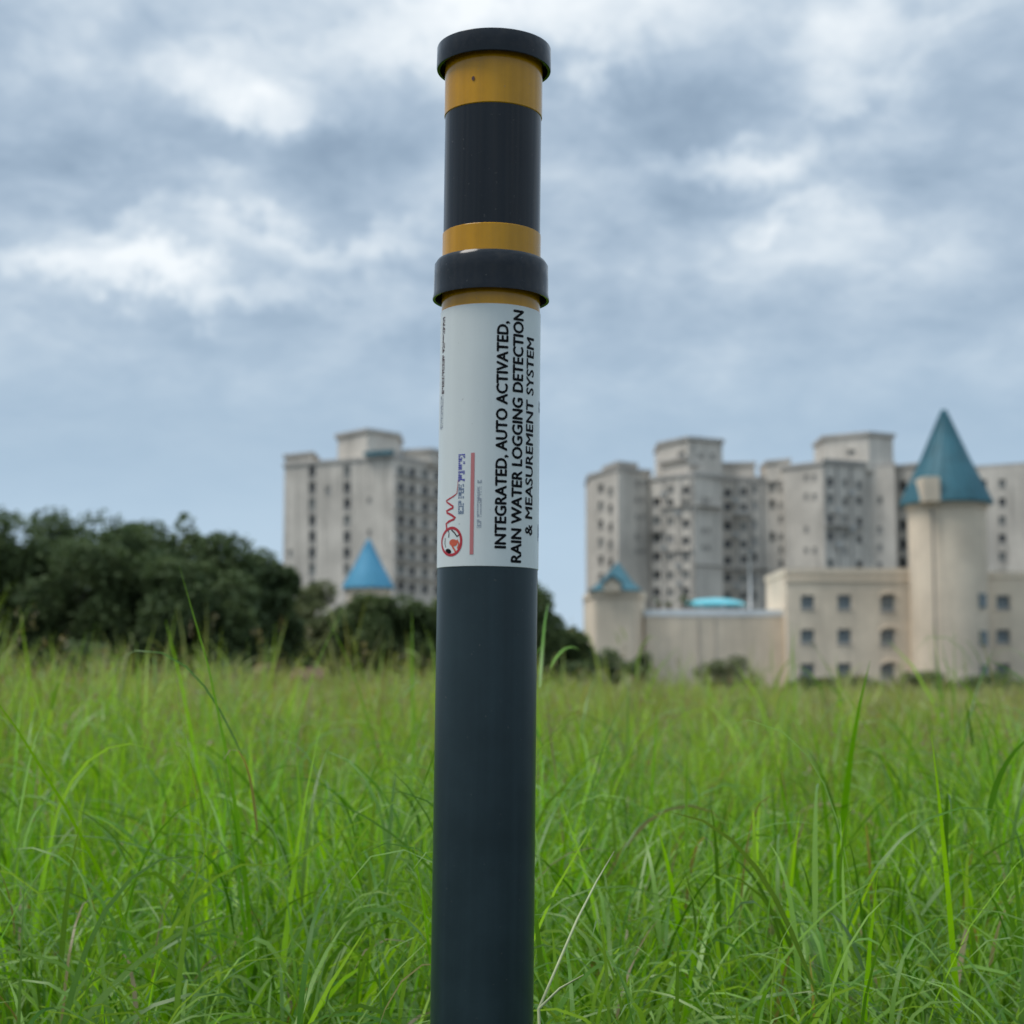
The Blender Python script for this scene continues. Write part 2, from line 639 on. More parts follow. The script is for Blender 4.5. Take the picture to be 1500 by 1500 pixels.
# recessed wing with balconies
block(tw, [(1057, 284), (1126, 283), (1158, 280)], 699, 12,
      [col(1066, [722, 742, 771, 797, 821, 846, 873], 11, 11, [V, V, V, V, V, V, G2]) +
       col(1089.5, [720, 743, 771, 797, 819, 847, 873], 8.5, 11, [V, V, G2, V, V, G2, V]) +
       col(1106, [716, 740, 768, 793, 816, 847, 873], 6.5, 14, [G2, S, S, S, V, S, G2]),
       col(1131, [714, 738, 786, 820, 846, 872], 7, 13, [G2, V, V, G2, V, G2]) +
       col(1144, [716, 740, 760, 786, 805, 825, 868], 6, 9, [G2])])
block(tw, [(1060, 287), (1108, 286)], 681, 8, ybot=703)
ledge(tw, 1075, 1100, 752, 283.9, 283.6, 1.3, .9, 'balcony')
ledge(tw, 1058, 1074, 763, 284, 283.8, 1.0, .2)
ledge(tw, 1058, 1124, 833, 284, 283, .7, .22)
for xx in (1080, 1099, 1117):
    pb = MB()
    pp_ = gp(xx, 283.3)
    pb.tube([(pp_[0], pp_[1] - .25, 8), (pp_[0], pp_[1] - .25, zp(702, 283))], .10, 6)
    pb.build('drain_pipe', M['metal'], tw)
# right bay
block(tw, [(1150, 279), (1208, 273), (1276, 277.5), (1313, 275)], 680, 14,
      [col(1181, [699, 727, 775, 806], 5, 8, [S]) + col(1193, [699, 727, 806], 5, 8, [S]),
       col(1217, [706, 731, 760, 785, 826], 10, 14, [V, G2, V, V, G2]) + col(1238, [708, 735, 760, 785, 806], 7, 12, [G2, V, G2, G2, S]) +
       col(1259, [711, 733, 764, 790, 827], 9, 12, [G2, V, V, V, V]),
       col(1289, [732, 776, 802, 828], 6, 9, [G2, S, S, S])])
block(tw, [(1211, 281), (1276, 276.5), (1312, 279)], 637, 10,
      [[(1247, 662, 10, 7, G2)], []], ybot=690, cornice=.5)
ledge(tw, 1207, 1274, 676, 272.9, 277.3, .5, .4, 'cornice')
ledge(tw, 1210, 1262, 771, 273, 276.6, .7, .2)
block(tw, [(1125, 282.5), (1160, 279.5)], 676, 8, ybot=703)
block(tw, [(1312, 281), (1352, 277), (1420, 282), (1520, 276)], 681, 12,
      [col(1322, [712, 738, 769, 797, 824], 9, 16, [V]) + col(1338, [715, 741, 768], 6, 10, [G2]),
       col(1368, rows, 9, 12, [V, G2]) + col(1392, rows, 9, 12, [G2, V, V]),
       col(1440, rows, 9, 12, [V, V, G2]) + col(1468, rows, 9, 12, [G2, V])])
# air conditioners hung under some windows, a few pipes
acm = plain('ac_unit', (.42, .42, .40), .6, var=.2, vscale=2)
for (x_, y_, D_) in ((972, 724, 277.2), (993, 752, 275), (972, 803, 277.2), (993, 829, 275), (994, 855, 275), (1077, 733, 283.3), (1077, 783, 283.3),
                     (1098, 808, 283), (1078, 858, 283.3), (1098, 862, 283), (1228, 748, 274), (1249, 775, 275.4), (1228, 798, 274), (1249, 722, 275.4)):
    pp_ = gp(x_, D_)
    pb = MB()
    pb.box((pp_[0], pp_[1] - .35, zp(y_, D_)), (.95, .5, .7))
    pb.build('air_conditioner', acm, tw)
for (x_, D_, y0_, y1_) in ((973, 277.0, 885, 700), (992, 274.9, 885, 745), (1228, 274.0, 840, 684), (1248, 275.3, 840, 684), (1013, 272.6, 890, 700)):
    pp_ = gp(x_, D_)
    pb = MB()
    pb.tube([(pp_[0], pp_[1] - .2, zp(y0_, D_)), (pp_[0], pp_[1] - .2, zp(y1_, D_))], .08, 6)
    pb.build('drain_pipe', M['metal'], tw)
# roof rail / lightning rod
rb = MB()
pp_ = gp(1026, 276)
rb.tube([(pp_[0], pp_[1] + 1, zp(644, 275)), (pp_[0], pp_[1] + 1, zp(636, 275))], .06, 6)
rb.build('lightning_rod', M['metal'], tw)
rebase(tw)

# ---- the lone apartment tower on the other side of the post (D about 285 m)
tl = tag(empty('apartment_tower', (gp(560, 292)[0], 292, 0)),
         'beige apartment tower with two dark window strips, standing behind the blue cone roof and trees', 'building')
lr = [690, 714, 738, 762, 786, 810, 834, 858]
block(tl, [(415, 293), (577, 282), (655, 296), (700, 303)], 671, 14,
      [col(457, lr, 11, 17, [V, V, G2, V]) + col(508, lr, 11, 16, [G2, V, V]) + col(425, [810, 834], 7, 10, [S]) +
       col(480, [718], 8, 12, [S]) + col(541, [732, 780], 6, 8, [S]),
       col(588, lr, 11, 14, [G2, V]) + col(604, [y + 3 for y in lr], 10, 14, [V, V, G2]) + col(623, [y + 5 for y in lr], 10, 14, [G2, V, V]) +
       col(641, [y + 7 for y in lr], 9, 14, [V]), []])
block(tl, [(493, 292), (537, 285), (582, 291)], 632, 10, [[], []], ybot=680, cornice=.6)
block(tl, [(416, 295), (456, 291)], 666, 8, ybot=676, cornice=.5)
block(tl, [(590, 292), (632, 290), (668, 299)], 661, 8, ybot=680, cornice=.5)
ledge(tl, 535, 577, 664, 284.5, 281.8, .9, .7, 'cornice', M['teal'])
for i_, y_ in enumerate(lr[:-1]):
    ledge(tl, 579, 652, y_ + 12 + i_ * .3, 282.3, 295.4, .55, .14, 'balcony')
rebase(tl)

# ---- cream castle-like building (D about 152 m)
DP = 152.0
cb_ = tag(empty('castle_building', (gp(1120, DP)[0], DP, 0)),
          'cream plastered castle-like building with teal cone roofs and small square windows', 'building')
GL = 'glass'
# gate turret at its end
block(cb_, [(860, 153.5), (872, 150.2), (930, 150.2), (944, 153.5)], 874, 8, mat=M['podium'], cornice=.18, roofmat=M['podium'])
# teal hip roof with a cream gable dormer
zb = zp(873, 150.2) + .5
pA = [gp(862, 149.9), gp(940, 149.9)]
xm = gp(905, 152)[0]
za = zp(824, 152)
rf = MB()
xl, xr, yf, yb_ = pA[0][0], pA[1][0], 149.8, 155
mid = (xm, 152.2)
prf = [(xl, yf, zb), (xr, yf, zb), (xr, yb_, zb), (xl, yb_, zb)]
# flared (bell-cast) pyramid
lv = [(1.0, 0.0), (.62, .30), (.32, .66), (.04, 1.0)]
for k in range(len(lv) - 1):
    (s0, h0), (s1, h1) = lv[k], lv[k + 1]
    for e in range(4):
        a_, c_ = prf[e], prf[(e + 1) % 4]

        def at(p_, s, h):
            return (mid[0] + (p_[0] - mid[0]) * s, mid[1] + (p_[1] - mid[1]) * s, zb + (za - zb) * h)
        rf.quad(at(a_, s0, h0), at(c_, s0, h0), at(c_, s1, h1), at(a_, s1, h1))
rf.poly([(x_, y_, zb + .01) for x_, y_, z_ in reversed(prf)])
rf.build('roof', M['teal'], cb_)
dm = MB()
dxl, dxr = gp(884, 149.6)[0], gp(909, 149.6)[0]
zt_ = zp(846, 149.6)
dm.prism([(dxl, 149.55), (dxr, 149.55), (dxr, 152), (dxl, 152)], zb - .1, zb + (zt_ - zb) * .55)
dm.poly([(dxl, 149.55, zb + (zt_ - zb) * .55), (dxr, 149.55, zb + (zt_ - zb) * .55), ((dxl + dxr) / 2, 149.55, zt_)])
dm.build('dormer', M['podium'], cb_)
dr = MB()
ze = zb + (zt_ - zb) * .5
for (e0, sgn) in ((dxl - .12, -1), (dxr + .12, 1)):
    mxx = (dxl + dxr) / 2
    a_ = [(e0, 149.3, ze), (mxx, 149.3, zt_ + .12), (mxx, 152.3, zt_ + .12), (e0, 152.3, ze)]
    b2 = [(x_, y_, z_ + .14) for x_, y_, z_ in a_]
    dr.poly(a_)
    dr.poly(b2)
    for e in range(4):
        f_ = (e + 1) % 4
        dr.quad(a_[e], a_[f_], b2[f_], b2[e])
dr.build('dormer_roof', M['teal'], cb_)
# low middle range with a coping
block(cb_, [(944, 152.5), (1154, 152.5)], 902, 12, mat=M['podium'], cornice=.12, roofmat=M['coping'])
for (x_, yy) in ((1022, 905), (1046, 905)):
    pb = MB()
    pp_ = gp(x_, 152.4)
    pb.tube([(pp_[0], pp_[1], .2), (pp_[0], pp_[1], zp(yy, 152.4))], .05, 6)
    pb.build('drain_pipe', M['trim'], cb_)
# right range with the nine windows
wr = [882, 932, 982]
block(cb_, [(1151, 150.5), (1338, 150.5)], 841, 12,
      [col(1183, wr, 20, 20, [GL]) + col(1237, wr, 20, 21, [GL, 'glass', 'glass']) + col(1300, [883, 933, 983], 20, 23, [G2])],
      mat=M['podium'], cornice=.15, roofmat=M['podium'], recess=.28)
ledge(cb_, 1148, 1340, 850, 150.5, 150.5, .14, .25, 'cornice', M['podium'])
# arched hoods over the third column of windows
for y_ in (871, 921, 971):
    hb = MB()
    hc = gp(1300, 150.4)
    zc_ = zp(y_ + 3, 150.4)
    pts = [(hc[0] - math.cos(math.pi * k / 10) * .78, hc[1] - .03, zc_ + math.sin(math.pi * k / 10) * .38) for k in range(11)]
    hb.tube(pts, .10, 6)
    hb.build('window_hood', M['podium'], cb_, True)


def round_tower(parent, xpx, D, rpx, ytop_wall, ytop_cone, over=1.16, wins=True, mat=M['podium'], roofm=M['teal'], yflare=None):
    ctr = gp(xpx, D)
    r_ = rpx / F * D
    zw = zp(ytop_wall, D)
    zcn = zp(ytop_cone, D)
    w_ = link('wall', lathe([(r_, 0), (r_, zw - .7), (r_ * 1.05, zw - .5), (r_ * 1.05, zw)], 40, *ctr), mat, parent)
    rr = r_ * over
    rc = link('roof', lathe([(r_ * .9, zw - .12), (rr, zw - .1), (rr, zw + .08), (rr * .52, zw + (zcn - zw) * .47),
                             (rr * .03, zcn), (0.001, zcn + .02)], 40, *ctr), roofm, parent)
    for k in range(18):                      # standing seams of the sheet roof
        an = 2 * math.pi * k / 18
        sb_ = MB()
        sb_.tube([(ctr[0] + q_ * math.sin(an), ctr[1] - q_ * math.cos(an), z_) for q_, z_ in
                  ((rr * 1.0, zw + .09), (rr * .525, zw + (zcn - zw) * .47 + .02), (rr * .05, zcn - .05))], .05, 5)
        o_s = sb_.build('roof_seam', roofm, rc)
    return ctr, r_, zw, zcn


ctr, r_, zw, zcn = round_tower(cb_, 1388, 149.5, 56, 738, 600, 1.2)
# cream dormer on the big cone and a drain pipe down its wall
dm = MB()
dxl, dxr = gp(1357, 145)[0], gp(1382, 145)[0]
dm.prism([(dxl, 145.6), (dxr, 145.6), (dxr, 149), (dxl, 149)], zw - .2, zp(698, 145.6))
dm.build('dormer', M['podium'], cb_)
for y_ in (880, 935, 985):
    hb = MB()
    cxw = ctr[0] + r_ * math.sin(R(40))
    cyw = ctr[1] - r_ * math.cos(R(40))
    hb.box((0, 0, 0), (1.0, .3, 1.3))
    o = hb.build('window', M['glass'], cb_)
    o.location = (cxw, cyw, zp(y_, 147))
    o.rotation_euler = (0, 0, R(40))
pb = MB()
pp_ = gp(1366, 146.3)
pb.tube([(pp_[0], pp_[1] - .22, 0.2), (pp_[0], pp_[1] - .22, zp(744, 146.2))], .07, 6)
pb.build('drain_pipe', M['metal'], cb_)
# wall running on past the tower
block(cb_, [(1436, 151), (1620, 151)], 846, 12, [col(1470, wr, 20, 20, [GL]) + col(1540, wr, 20, 20, [GL])],
      mat=M['podium'], cornice=.15, roofmat=M['podium'])
rebase(cb_)

# aqua canopy on the roof terrace
cn = gp(1045, 157)
zt0 = zp(900, 153) + .53
k_ = empty('roof_canopy', (cn[0], cn[1], zt0))
tag(k_, 'shallow aqua dome canopy on the roof terrace of the cream building', 'canopy')
rr = 46 / F * 157
prof_ = [(rr, .45), (rr, .58), (rr * .85, .85), (rr * .55, 1.05), (rr * .2, 1.16), (0.001, 1.18)]
link('dome', lathe(prof_, 40), M['aqua'], k_)
for s in range(8):
    an = 2 * math.pi * s / 8 + .2
    pb = MB()
    pb.tube([(rr * .93 * math.cos(an), rr * .93 * math.sin(an), 0), (rr * .93 * math.cos(an), rr * .93 * math.sin(an), .5)], .06, 6)
    pb.build('post', M['white'], k_)
# flag pole
pp_ = gp(1098, 153.4)
k_ = empty('flag_pole', (pp_[0], pp_[1], zt0))
tag(k_, 'thin white pole on the roof edge of the cream building beside the aqua canopy', 'pole')
pb = MB()
hp = zp(808, 153.4) - zt0
pb.tube([(0, 0, 0), (0, 0, hp * .5), (0, 0, hp)], [.10, .08, .06], 8)
pb.build('shaft', M['white'], k_, True)
pb = MB()
pb.box((0, 0, hp + .08), (.5, .2, .16))
pb.build('head', M['metal'], k_)

# ---- cone-roofed cream tower in front of the lone apartment tower
ct_ = tag(empty('cone_tower', (gp(540, 168)[0], 168, 0)),
          'small round cream tower with a bright blue cone roof among the trees', 'tower')
round_tower(ct_, 540, 168, 31, 861, 790, 1.22, mat=M['podium'], roofm=M['blue'])
rebase(ct_)

# ---- sheds at the foot of the trees
for (x0, x1, D, yt, lab) in ((424, 474, 58, 986, 'low shed with a rust red sloping roof under the trees'),
                             (366, 388, 60, 980, 'tiny hut with faded red roof left of the low shed')):
    p, q = gp(x0, D), gp(x1, D)
    k_ = empty('shed', ((p[0] + q[0]) / 2, D + 1, 0))
    tag(k_, lab if 'left' not in lab else 'tiny hut with a faded red roof beside the low rust-roofed shed', 'shed')
    wd = q[0] - p[0]
    z_ = zp(yt + 9, D)
    b_ = MB()
    b_.prism([(-wd / 2 + .12, -.8), (wd / 2 - .12, -.8), (wd / 2 - .12, 1), (-wd / 2 + .12, 1)], 0, z_)
    b_.build('wall', M['shedwall'], k_)
    b_ = MB()
    i0 = [(-wd / 2, -1.05, z_ - .03), (wd / 2, -1.05, z_ - .03), (wd / 2, 1.2, z_ + .36), (-wd / 2, 1.2, z_ + .36)]
    i1 = [(x_, y_, zz + .07) for x_, y_, zz in i0]
    b_.poly(i0)
    b_.poly(i1)
    for e in range(4):
        f_ = (e + 1) % 4
        b_.quad(i0[e], i0[f_], i1[f_], i1[e])
    b_.build('roof', M['rust'], k_)


# ================================================================== TREES
def crown_mesh(seed, n_cl, leaves, leaf, shape):
    """unit crown (radius 1, height 0..1 scaled later) of leaf sprays gathered in clumps"""
    r = np.random.default_rng(seed)
    cl = []
    while len(cl) < n_cl:
        p = r.uniform(-1, 1, 3)
        rad = math.sqrt(p[0] ** 2 + p[1] ** 2 + (p[2] * 1.0) ** 2)
        if .35 < rad < 1.0:
            cl.append(p)
    cl = np.array(cl)
    sz = r.uniform(.20, .38, n_cl)
    idx = r.integers(0, n_cl, leaves)
    dirs = r.normal(size=(leaves, 3))
    dirs /= np.linalg.norm(dirs, axis=1)[:, None]
    rad = sz[idx] * r.uniform(.45, 1.08, leaves) ** .7
    pos = cl[idx] * np.array([.82, .82, .80]) + dirs * rad[:, None] * np.array([1, 1, .8])
    if shape == 'low':
        pos[:, 2] = pos[:, 2] * .5 + .5 * np.abs(pos[:, 2])
    # leaf quads
    a = r.normal(size=(leaves, 3)) * np.array([1, 1, .55])
    a /= np.linalg.norm(a, axis=1)[:, None]
    bq = np.cross(a, r.normal(size=(leaves, 3)) * np.array([.6, .6, 1.3]))
    bq /= np.linalg.norm(bq, axis=1)[:, None]
    s = leaf * r.uniform(.6, 1.4, leaves)[:, None]
    v = np.stack([pos - a * s, pos + bq * s * .55, pos + a * s, pos - bq * s * .55], 1).reshape(-1, 3)
    return v, cl


def quads_mesh(name, v, mat):
    n_ = len(v) // 4
    me = bpy.data.meshes.new(name)
    me.vertices.add(len(v))
    me.vertices.foreach_set('co', v.astype(np.float32).ravel())
    me.loops.add(n_ * 4)
    me.loops.foreach_set('vertex_index', np.arange(n_ * 4, dtype=np.int32))
    me.polygons.add(n_)
    me.polygons.foreach_set('loop_start', np.arange(0, n_ * 4, 4, dtype=np.int32))
    me.update(calc_edges=True)
    me.materials.append(mat)
    return me


def tree(name, label, cat, xpx, D, ytop, wpx, mat, seed, group=None, low=.12, leaves=9000, leafsize=.15, depth=None):
    ctr = gp(xpx, D)
    zt = zp(ytop, D)
    rx = wpx / 2 / F * D
    rz = zt * (1 - low) / 2 * 1.07
    zc = zt * low + rz
    k_ = tag(empty(name, (ctr[0], ctr[1], 0)), label, cat, group)
    v, cl = crown_mesh(seed, 34, leaves, 1.0, 'r')
    n_ = len(v) // 4
    # leaf size is real: rebuild quads in metres
    q4 = v.reshape(n_, 4, 3)
    cen = q4.mean(1)
    off = (q4 - cen[:, None]) * leafsize
    sc = np.array([rx, depth or rx, rz])
    cen = cen * sc + np.array([0, 0, zc])
    cen[:, 2] = np.maximum(cen[:, 2], .1)
    link('crown', quads_mesh('crown', (cen[:, None] + off).reshape(-1, 3), mat), None, k_)
    # trunk with limbs reaching into the clumps
    b_ = MB()
    tr = max(.05, zt * .022)
    b_.tube([(0, 0, -.05), (tr * .4, 0, zt * .18), (-tr * .5, tr * .3, zt * .38), (tr * .3, 0, zt * .62)],
            [tr * 1.3, tr, tr * .8, tr * .35], 8)
    for i_ in range(0, 14):
        e = cl[i_] * np.array([.75, .75, .72]) * sc + np.array([0, 0, zc])
        h0 = zt * (.16 + .026 * i_)
        if e[2] < h0:
            continue
        m_ = (np.array([0, 0, h0]) * .5 + e * .5) + np.array([0, 0, -.06 * zt])
        b_.tube([(0, 0, h0), tuple(m_), tuple(e)], [tr * .5, tr * .32, tr * .1], 6)
    b_.build('trunk', M['bark'], k_, True)
    return k_


g1 = 'dark trees along the edge of the field'
TR = [  # x, D, ytop, width, material, label
    (20, 72, 758, 210, 'leaf_dark', 'tall dark broadleaf tree at the outer end of the dense tree row'),
    (70, 78, 756, 200, 'leaf_dark', 'dark tree set back between the outer tree and the flat-topped one'),
    (170, 79, 758, 190, 'leaf_dark', 'dark tree set back behind the flat-topped tree'),
    (125, 70, 758, 200, 'leaf_dark', 'broad dark tree with a flat top in the dense row'),
    (215, 74, 764, 190, 'leaf_dark', 'dark round-topped tree in the dense row beside the thin-topped one'),
    (275, 68, 782, 170, 'leaf_dark', 'dark tree in front of the thin-topped tree'),
    (335, 71, 800, 150, 'leaf_dark', 'dark tree sloping down towards the beige apartment tower'),
    (385, 73, 815, 110, 'leaf_dark', 'smaller dark tree at the low end of the dense row beside the beige tower'),
    (452, 92, 852, 120, 'leaf_olive', 'pale olive tree between the dense dark row and the cone roof'),
    (508, 88, 893, 110, 'leaf_olive', 'low olive tree just below the blue cone roof'),
    (565, 84, 866, 130, 'leaf_mid', 'mid green tree beside the blue cone roof'),
    (628, 86, 858, 120, 'leaf_mid', 'mid green tree close beside the dark post'),
    (708, 88, 852, 130, 'leaf_mid', 'green tree hidden mostly behind the dark post'),
    (770, 86, 850, 110, 'leaf_mid', 'green tree on the open-sky side of the post'),
    (824, 90, 918, 76, 'leaf_mid', 'short green tree next to the end of the cream building'),
]
for i_, (x_, D, yt, w_, m_, lab) in enumerate(TR):
    tree('broadleaf_tree', lab, 'tree', x_, D, yt, w_ * 1.25, M[m_], 100 + i_, g1, low=.02,
         leaves=17000 if m_ == 'leaf_dark' else 13000, leafsize=.14, depth=w_ / 2 / F * D * 1.1)
# the thin arching top that stands above the row
tree('slender_tree', 'slender tree whose thin arching top rises above the dense dark row', 'tree',
     268, 76, 758, 85, M['leaf_mid'], 140, g1, low=.55, leaves=1500, leafsize=.16)
g2 = 'bushes at the far side of the field'
BU = [(130, 52, 948, 140, 'leaf_mid', 'pale green bush under the broad flat-topped tree'),
      (903, 100, 950, 95, 'leaf_mid', 'round bush against the gate turret of the cream building'),
      (940, 104, 956, 36, 'leaf_mid', 'narrow upright bush beside the round bush at the gate turret'),
      (850, 78, 968, 80, 'leaf_dark', 'low dark bush between the post and the gate turret'),
      (1062, 96, 962, 105, 'leaf_olive', 'olive bush against the blank cream wall under the aqua canopy'),
      (1185, 92, 984, 70, 'leaf_mid', 'low bush below the first column of square windows'),
      (1250, 95, 990, 110, 'leaf_mid', 'spreading low bush below the second column of windows'),
      (1345, 90, 984, 90, 'leaf_olive', 'dry olive bush at the foot of the round tower'),
      (1450, 88, 985, 120, 'leaf_mid', 'bush beyond the round tower of the cream building'),
      (330, 56, 972, 130, 'leaf_mid', 'scrubby bush in front of the dark trees near the hut'),
      (520, 60, 985, 100, 'leaf_dark', 'dark scrub bush beside the rust-roofed shed'),
      (600, 62, 988, 110, 'leaf_dark', 'dark scrub bush under the tree next to the post')]
for i_, (x_, D, yt, w_, m_, lab) in enumerate(BU):
    tree('bush', lab, 'bush', x_, D, yt, w_, M[m_], 200 + i_, g2, low=.0, leaves=3200, leafsize=.11)
# potted plants on the terrace
for i_, (x_, h_) in enumerate(((964, 1.1), (980, .8), (1000, 1.5), (1008, 1.0))):
    pp_ = gp(x_, 154.5)
    k_ = tag(empty('terrace_plant', (pp_[0], pp_[1], zt0)), ('tallest dark potted plant beside the aqua canopy' if h_ == 1.5 else 'small dark potted plant on the roof terrace of the cream building'), 'plant',
             'plants on the roof terrace')
    v, cl = crown_mesh(300 + i_, 8, 260, .16, 'r')
    v = v * np.array([.6, .6, h_ * .5]) + np.array([0, 0, h_ * .62])
    link('foliage', quads_mesh('foliage', v, M['leaf_dark']), None, k_)
    b_ = MB()
    b_.tube([(0, 0, 0), (0, 0, .25), (0, 0, h_ * .6)], [.16, .18, .04], 8)
    b_.build('pot', M['rust'], k_)


# ================================================================== GRASS
def blades(N, Drange, seg, kinds, seed, spread=.40):
    """returns vertex, colour arrays for N blades in a wedge in front of the camera"""
    r = np.random.default_rng(seed)
    nc = max(1, N // 14)
    lo, hi = Drange
    Dc = np.exp(r.uniform(math.log(lo), math.log(hi), nc))
    Xc = r.uniform(-1, 1, nc) * (spread * Dc + .5)
    ci = r.integers(0, nc, N)
    lean_c = r.uniform(0, 2 * math.pi, nc)
    tall_c = r.normal(1.0, .16, nc) * np.where(r.uniform(0, 1, nc) < np.where(Dc > 5.5, .10, .05), 1.3, 1.0)
    tone_c = r.normal(0, 1, nc)
    rr_ = np.abs(r.normal(0, .055, N)) * (1 + Dc[ci] * .05)
    an = r.uniform(0, 2 * math.pi, N)
    X = Xc[ci] + np.cos(an) * rr_
    Y = Dc[ci] + np.sin(an) * rr_
    ok = (np.hypot(X - POLE[0], Y - POLE[1]) > .10) & (Y > .25)
    X, Y, ci = X[ok], Y[ok], ci[ok]
    N = len(X)
    D = Y
    # 0 broad upright, 1 thin arching, 2 seed stalk; round the post it is mostly fine arching grass
    pb_ = kinds[0] * np.clip((D - 1.6) / 2.6, .22, 1)
    u_ = r.uniform(0, 1, N)
    kind = np.where(u_ < pb_, 0, np.where(u_ > 1 - kinds[2], 2, 1))
    far = np.clip((D - 4.5) / 12, 0, 1)
    H = np.interp(D, [.2, 1.6, 2.2, 3.2, 5, 9, 16, 40], [.30, .38, .48, .62, .76, .85, .90, .92])
    patch = .08 * np.sin(X * 1.3 + D * .7) + .09 * np.sin(X * .47 - D * .33 + 1)
    left = np.clip((-X / D - .12) / .12, 0, 1) * np.clip((D - 6) / 6, 0, 1) * np.clip((26 - D) / 10, 0, 1)
    H = H * (1 + patch) * tall_c[ci] + .22 * left
    H = H * (1 - .14 * np.clip((X / D - .02) / .1, 0, 1) * np.clip((D - 4) / 3, 0, 1))
    z0 = np.where(kind == 0, H * r.uniform(0, .5, N), np.where(kind == 1, H * r.uniform(.22, .92, N) ** .7, 0.0))
    L = np.where(kind == 0, np.maximum(.22, H * r.uniform(.8, 1.2, N) - z0), np.where(kind == 1, r.uniform(.13, .40, N), H * r.uniform(.85, 1.12, N)))
    near_cap = np.where(D < 2.15, .60, 9.0)
    L = np.maximum(np.minimum(z0 + L, near_cap * r.uniform(.75, 1.0, N)) - z0, .08)
    wd = np.where(kind == 0, r.uniform(.010, .024, N), np.where(kind == 1, r.uniform(.0045, .0125, N), r.uniform(.002, .003, N)))
    wd = wd * (1 + np.clip((D - 6) / 14, 0, 4.5))
    az = lean_c[ci] + r.normal(0, 1.25, N)
    th0 = np.where(kind == 1, np.abs(r.normal(.42, .28, N)), np.abs(r.normal(.14, .13, N)))
    kap = np.where(kind == 0, np.abs(r.normal(.35, .3, N)), np.where(kind == 1, r.uniform(.5, 2.6, N), np.abs(r.normal(.15, .15, N))))
    pw = np.where(kind == 1, r.uniform(1.2, 2.6, N), 1.8)
    s = np.linspace(0, 1, seg + 1)
    th = th0[:, None] + kap[:, None] * s[None] ** pw[:, None]
    ds = L / seg
    thm = (th[:, 1:] + th[:, :-1]) / 2
    hx = np.concatenate([np.zeros((N, 1)), np.cumsum(np.sin(thm) * ds[:, None], 1)], 1)
    hz = np.concatenate([np.zeros((N, 1)), np.cumsum(np.cos(thm) * ds[:, None], 1)], 1)
    ca, sa = np.cos(az), np.sin(az)
    px = X[:, None] + hx * ca[:, None]
    py = Y[:, None] + hx * sa[:, None]
    pz = np.maximum(z0[:, None] + hz - .01, .004)
    tw_ = r.normal(0, .5, N)[:, None] + r.normal(0, .9, N)[:, None] * s[None]
    wx = -sa[:, None] * np.cos(tw_) + ca[:, None] * np.sin(tw_) * np.cos(th)
    wy = ca[:, None] * np.cos(tw_) + sa[:, None] * np.sin(tw_) * np.cos(th)
    wz = -np.sin(tw_) * np.sin(th)
    prof = np.where((kind == 2)[:, None], (1 - s[None] * .5), np.minimum(1, .45 + s[None] * 3) * np.clip(1 - s[None], 0, 1) ** .62)
    prof[:, -1] = np.where(kind == 2, .4, .03)
    hw = wd[:, None] * prof * .5
    A = np.stack([px - wx * hw, py - wy * hw, pz - wz * hw], -1)
    B = np.stack([px + wx * hw, py + wy * hw, pz + wz * hw], -1)
    v = np.stack([A, B], 2)                       # N, seg+1, 2, 3
    # keep blades out of the post
    # colours
    t = r.uniform(0, 1, N)[:, None]
    broad = np.array([.14, .37, .004]) * (1 - t) + np.array([.36, .62, .010]) * t
    thin = np.array([.058, .18, .006]) * (1 - t) + np.array([.25, .41, .075]) * t
    stalk = np.array([.20, .20, .075]) * (1 - t) + np.array([.32, .25, .15]) * t
    col_ = np.where((kind == 0)[:, None], broad, np.where((kind == 1)[:, None], thin, stalk))
    tone = (1 + .13 * tone_c[ci])[:, None]
    col_ = col_ * np.clip(tone, .6, 1.5)
    dry = r.uniform(0, 1, N) < (.025 + .16 * far)
    col_[dry] = np.array([.27, .23, .105]) * r.uniform(.7, 1.2, (dry.sum(), 1))
    olive = np.array([.40, .40, .17])
    pt = .5 + .5 * np.sin(X * .55 + 2.1 * np.sin(D * .21)) * np.sin(D * .33 + X * .12)
    f2 = (far * (.45 + .5 * pt))[:, None]
    col_ = col_ * (1 - f2) + olive * f2 * np.clip(tone, .7, 1.3)
    cv = np.repeat(col_[:, None], seg + 1, 1)
    tip = np.clip((s - .8) / .2, 0, 1)[None, :, None] * .25
    cv = cv * (1 - tip) + np.array([.24, .24, .08]) * tip
    cv = np.repeat(cv[:, :, None], 2, 2)
    base = (np.arange(N) * (seg + 1) * 2)[:, None]
    k = np.arange(seg)[None]
    q = np.stack([base + 2 * k, base + 2 * k + 1, base + 2 * k + 3, base + 2 * k + 2], -1).reshape(-1, 4)
    # loose seed heads on stalks: short tan flecks around the top
    return v.reshape(-1, 3), cv.reshape(-1, 3), q, (px[kind == 2][:, -1], py[kind == 2][:, -1], pz[kind == 2][:, -1], D[kind == 2])


